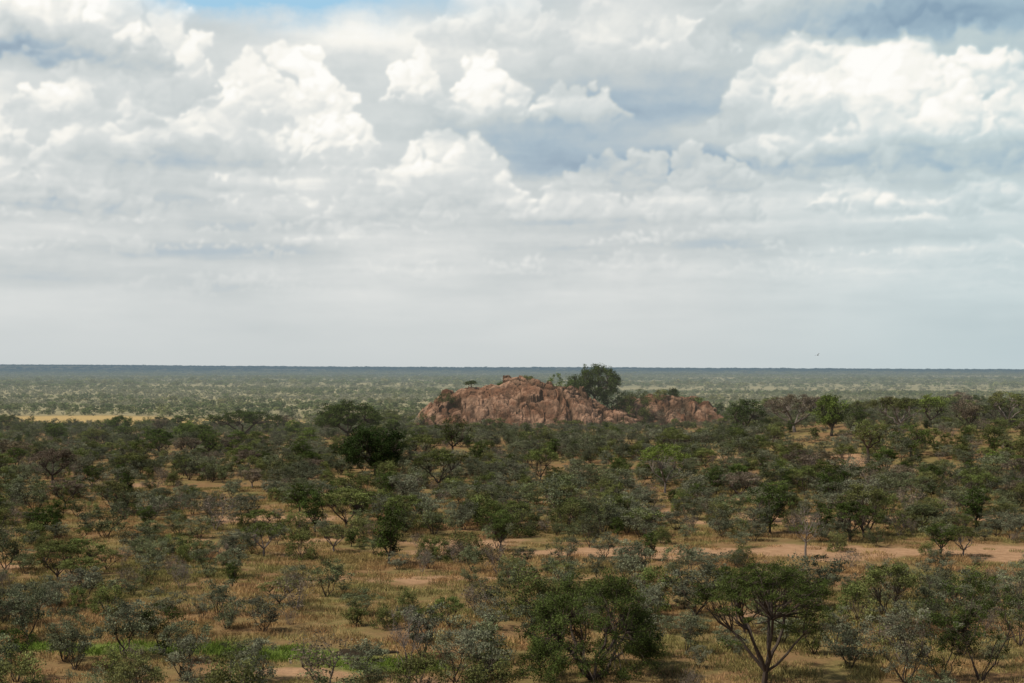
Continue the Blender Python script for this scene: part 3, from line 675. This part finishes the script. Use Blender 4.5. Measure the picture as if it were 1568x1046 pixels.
stops = [(0.10, (147, 165, 182)), (0.30, (173, 188, 199)), (0.50, (202, 207, 207)), (0.70, (221, 223, 221)), (0.88, (248, 246, 239)), (1.0, (255, 254, 250))]
e_ = cr.color_ramp.elements
e_[0].position = stops[0][0]; e_[0].color = (*s2l(stops[0][1]), 1); e_[1].position = 1.0; e_[1].color = (*s2l(stops[-1][1]), 1)
for p_, c_ in stops[1:-1]:
    k_ = e_.new(p_); k_.color = (*s2l(c_), 1)
cool_c = t.mix(1.0, cr.outputs[0], (0.86, 0.975, 1.01), 'MULTIPLY')
col = t.mix(t.math('MULTIPLY', t.attr('cool'), t.math('SUBTRACT', 1.0, t.ss(L_, 0.6, 0.95))), cr.outputs[0], cool_c)
col = t.mix(t.attr('blue'), col, s2l((162, 204, 230)))
em = t.new('ShaderNodeEmission'); t.link(col, em.inputs[0])
tr = t.new('ShaderNodeBsdfTransparent')
mx = t.new('ShaderNodeMixShader'); t.link(t.attr('edge'), mx.inputs[0]); t.link(tr.outputs[0], mx.inputs[1]); t.link(em.outputs[0], mx.inputs[2])
finish(m, t, mx.outputs[0], False); m.cycles.emission_sampling = 'NONE'
add_obj('sky', mesh_quads('sky', Vd.reshape(-1, 3), Qd, None, (m,), dict(light=np.clip(Lm, 0, 1).ravel(), blue=blue.ravel(), cool=cool.ravel(), edge=edge.ravel()), True))

# ================================================================ LIGHT, WORLD, CAMERA
SUN_EL, SUN_AZ = 52.0, -105.0   # azimuth from +Y towards +X
w = bpy.data.worlds.new('World'); scene.world = w; w.use_nodes = True
nt = w.node_tree; nt.nodes.clear()
st = nt.nodes.new('ShaderNodeTexSky'); st.sky_type = 'NISHITA'; st.sun_disc = False
st.sun_elevation = R(SUN_EL); st.sun_rotation = R(SUN_AZ); st.dust_density = 3.0
bg = nt.nodes.new('ShaderNodeBackground'); bg.inputs[1].default_value = 0.09
wo = nt.nodes.new('ShaderNodeOutputWorld'); nt.links.new(st.outputs[0], bg.inputs[0]); nt.links.new(bg.outputs[0], wo.inputs[0])
sd = bpy.data.lights.new('sun', 'SUN'); sd.energy = 3.7; sd.angle = R(1.5); sd.color = (1, 0.93, 0.82)
so_ = bpy.data.objects.new('sun', sd); scene.collection.objects.link(so_)
dv = Vector((math.sin(R(SUN_AZ))*math.cos(R(SUN_EL)), math.cos(R(SUN_AZ))*math.cos(R(SUN_EL)), math.sin(R(SUN_EL))))
so_.rotation_euler = dv.to_track_quat('Z', 'Y').to_euler(); so_.location = (0, 0, 60)
cd = bpy.data.cameras.new('camera'); cam = bpy.data.objects.new('camera', cd); scene.collection.objects.link(cam)
cd.sensor_width = 36; cd.lens = 36*F/1568; cd.clip_end = 60000; cd.clip_start = 0.1
cam.location = (0, 0, CH); cam.rotation_euler = (R(90)+math.atan((HZ-523)/F), 0, 0)
scene.camera = cam
scene.view_settings.view_transform = 'Standard'; scene.view_settings.look = 'None'; scene.view_settings.exposure = 0
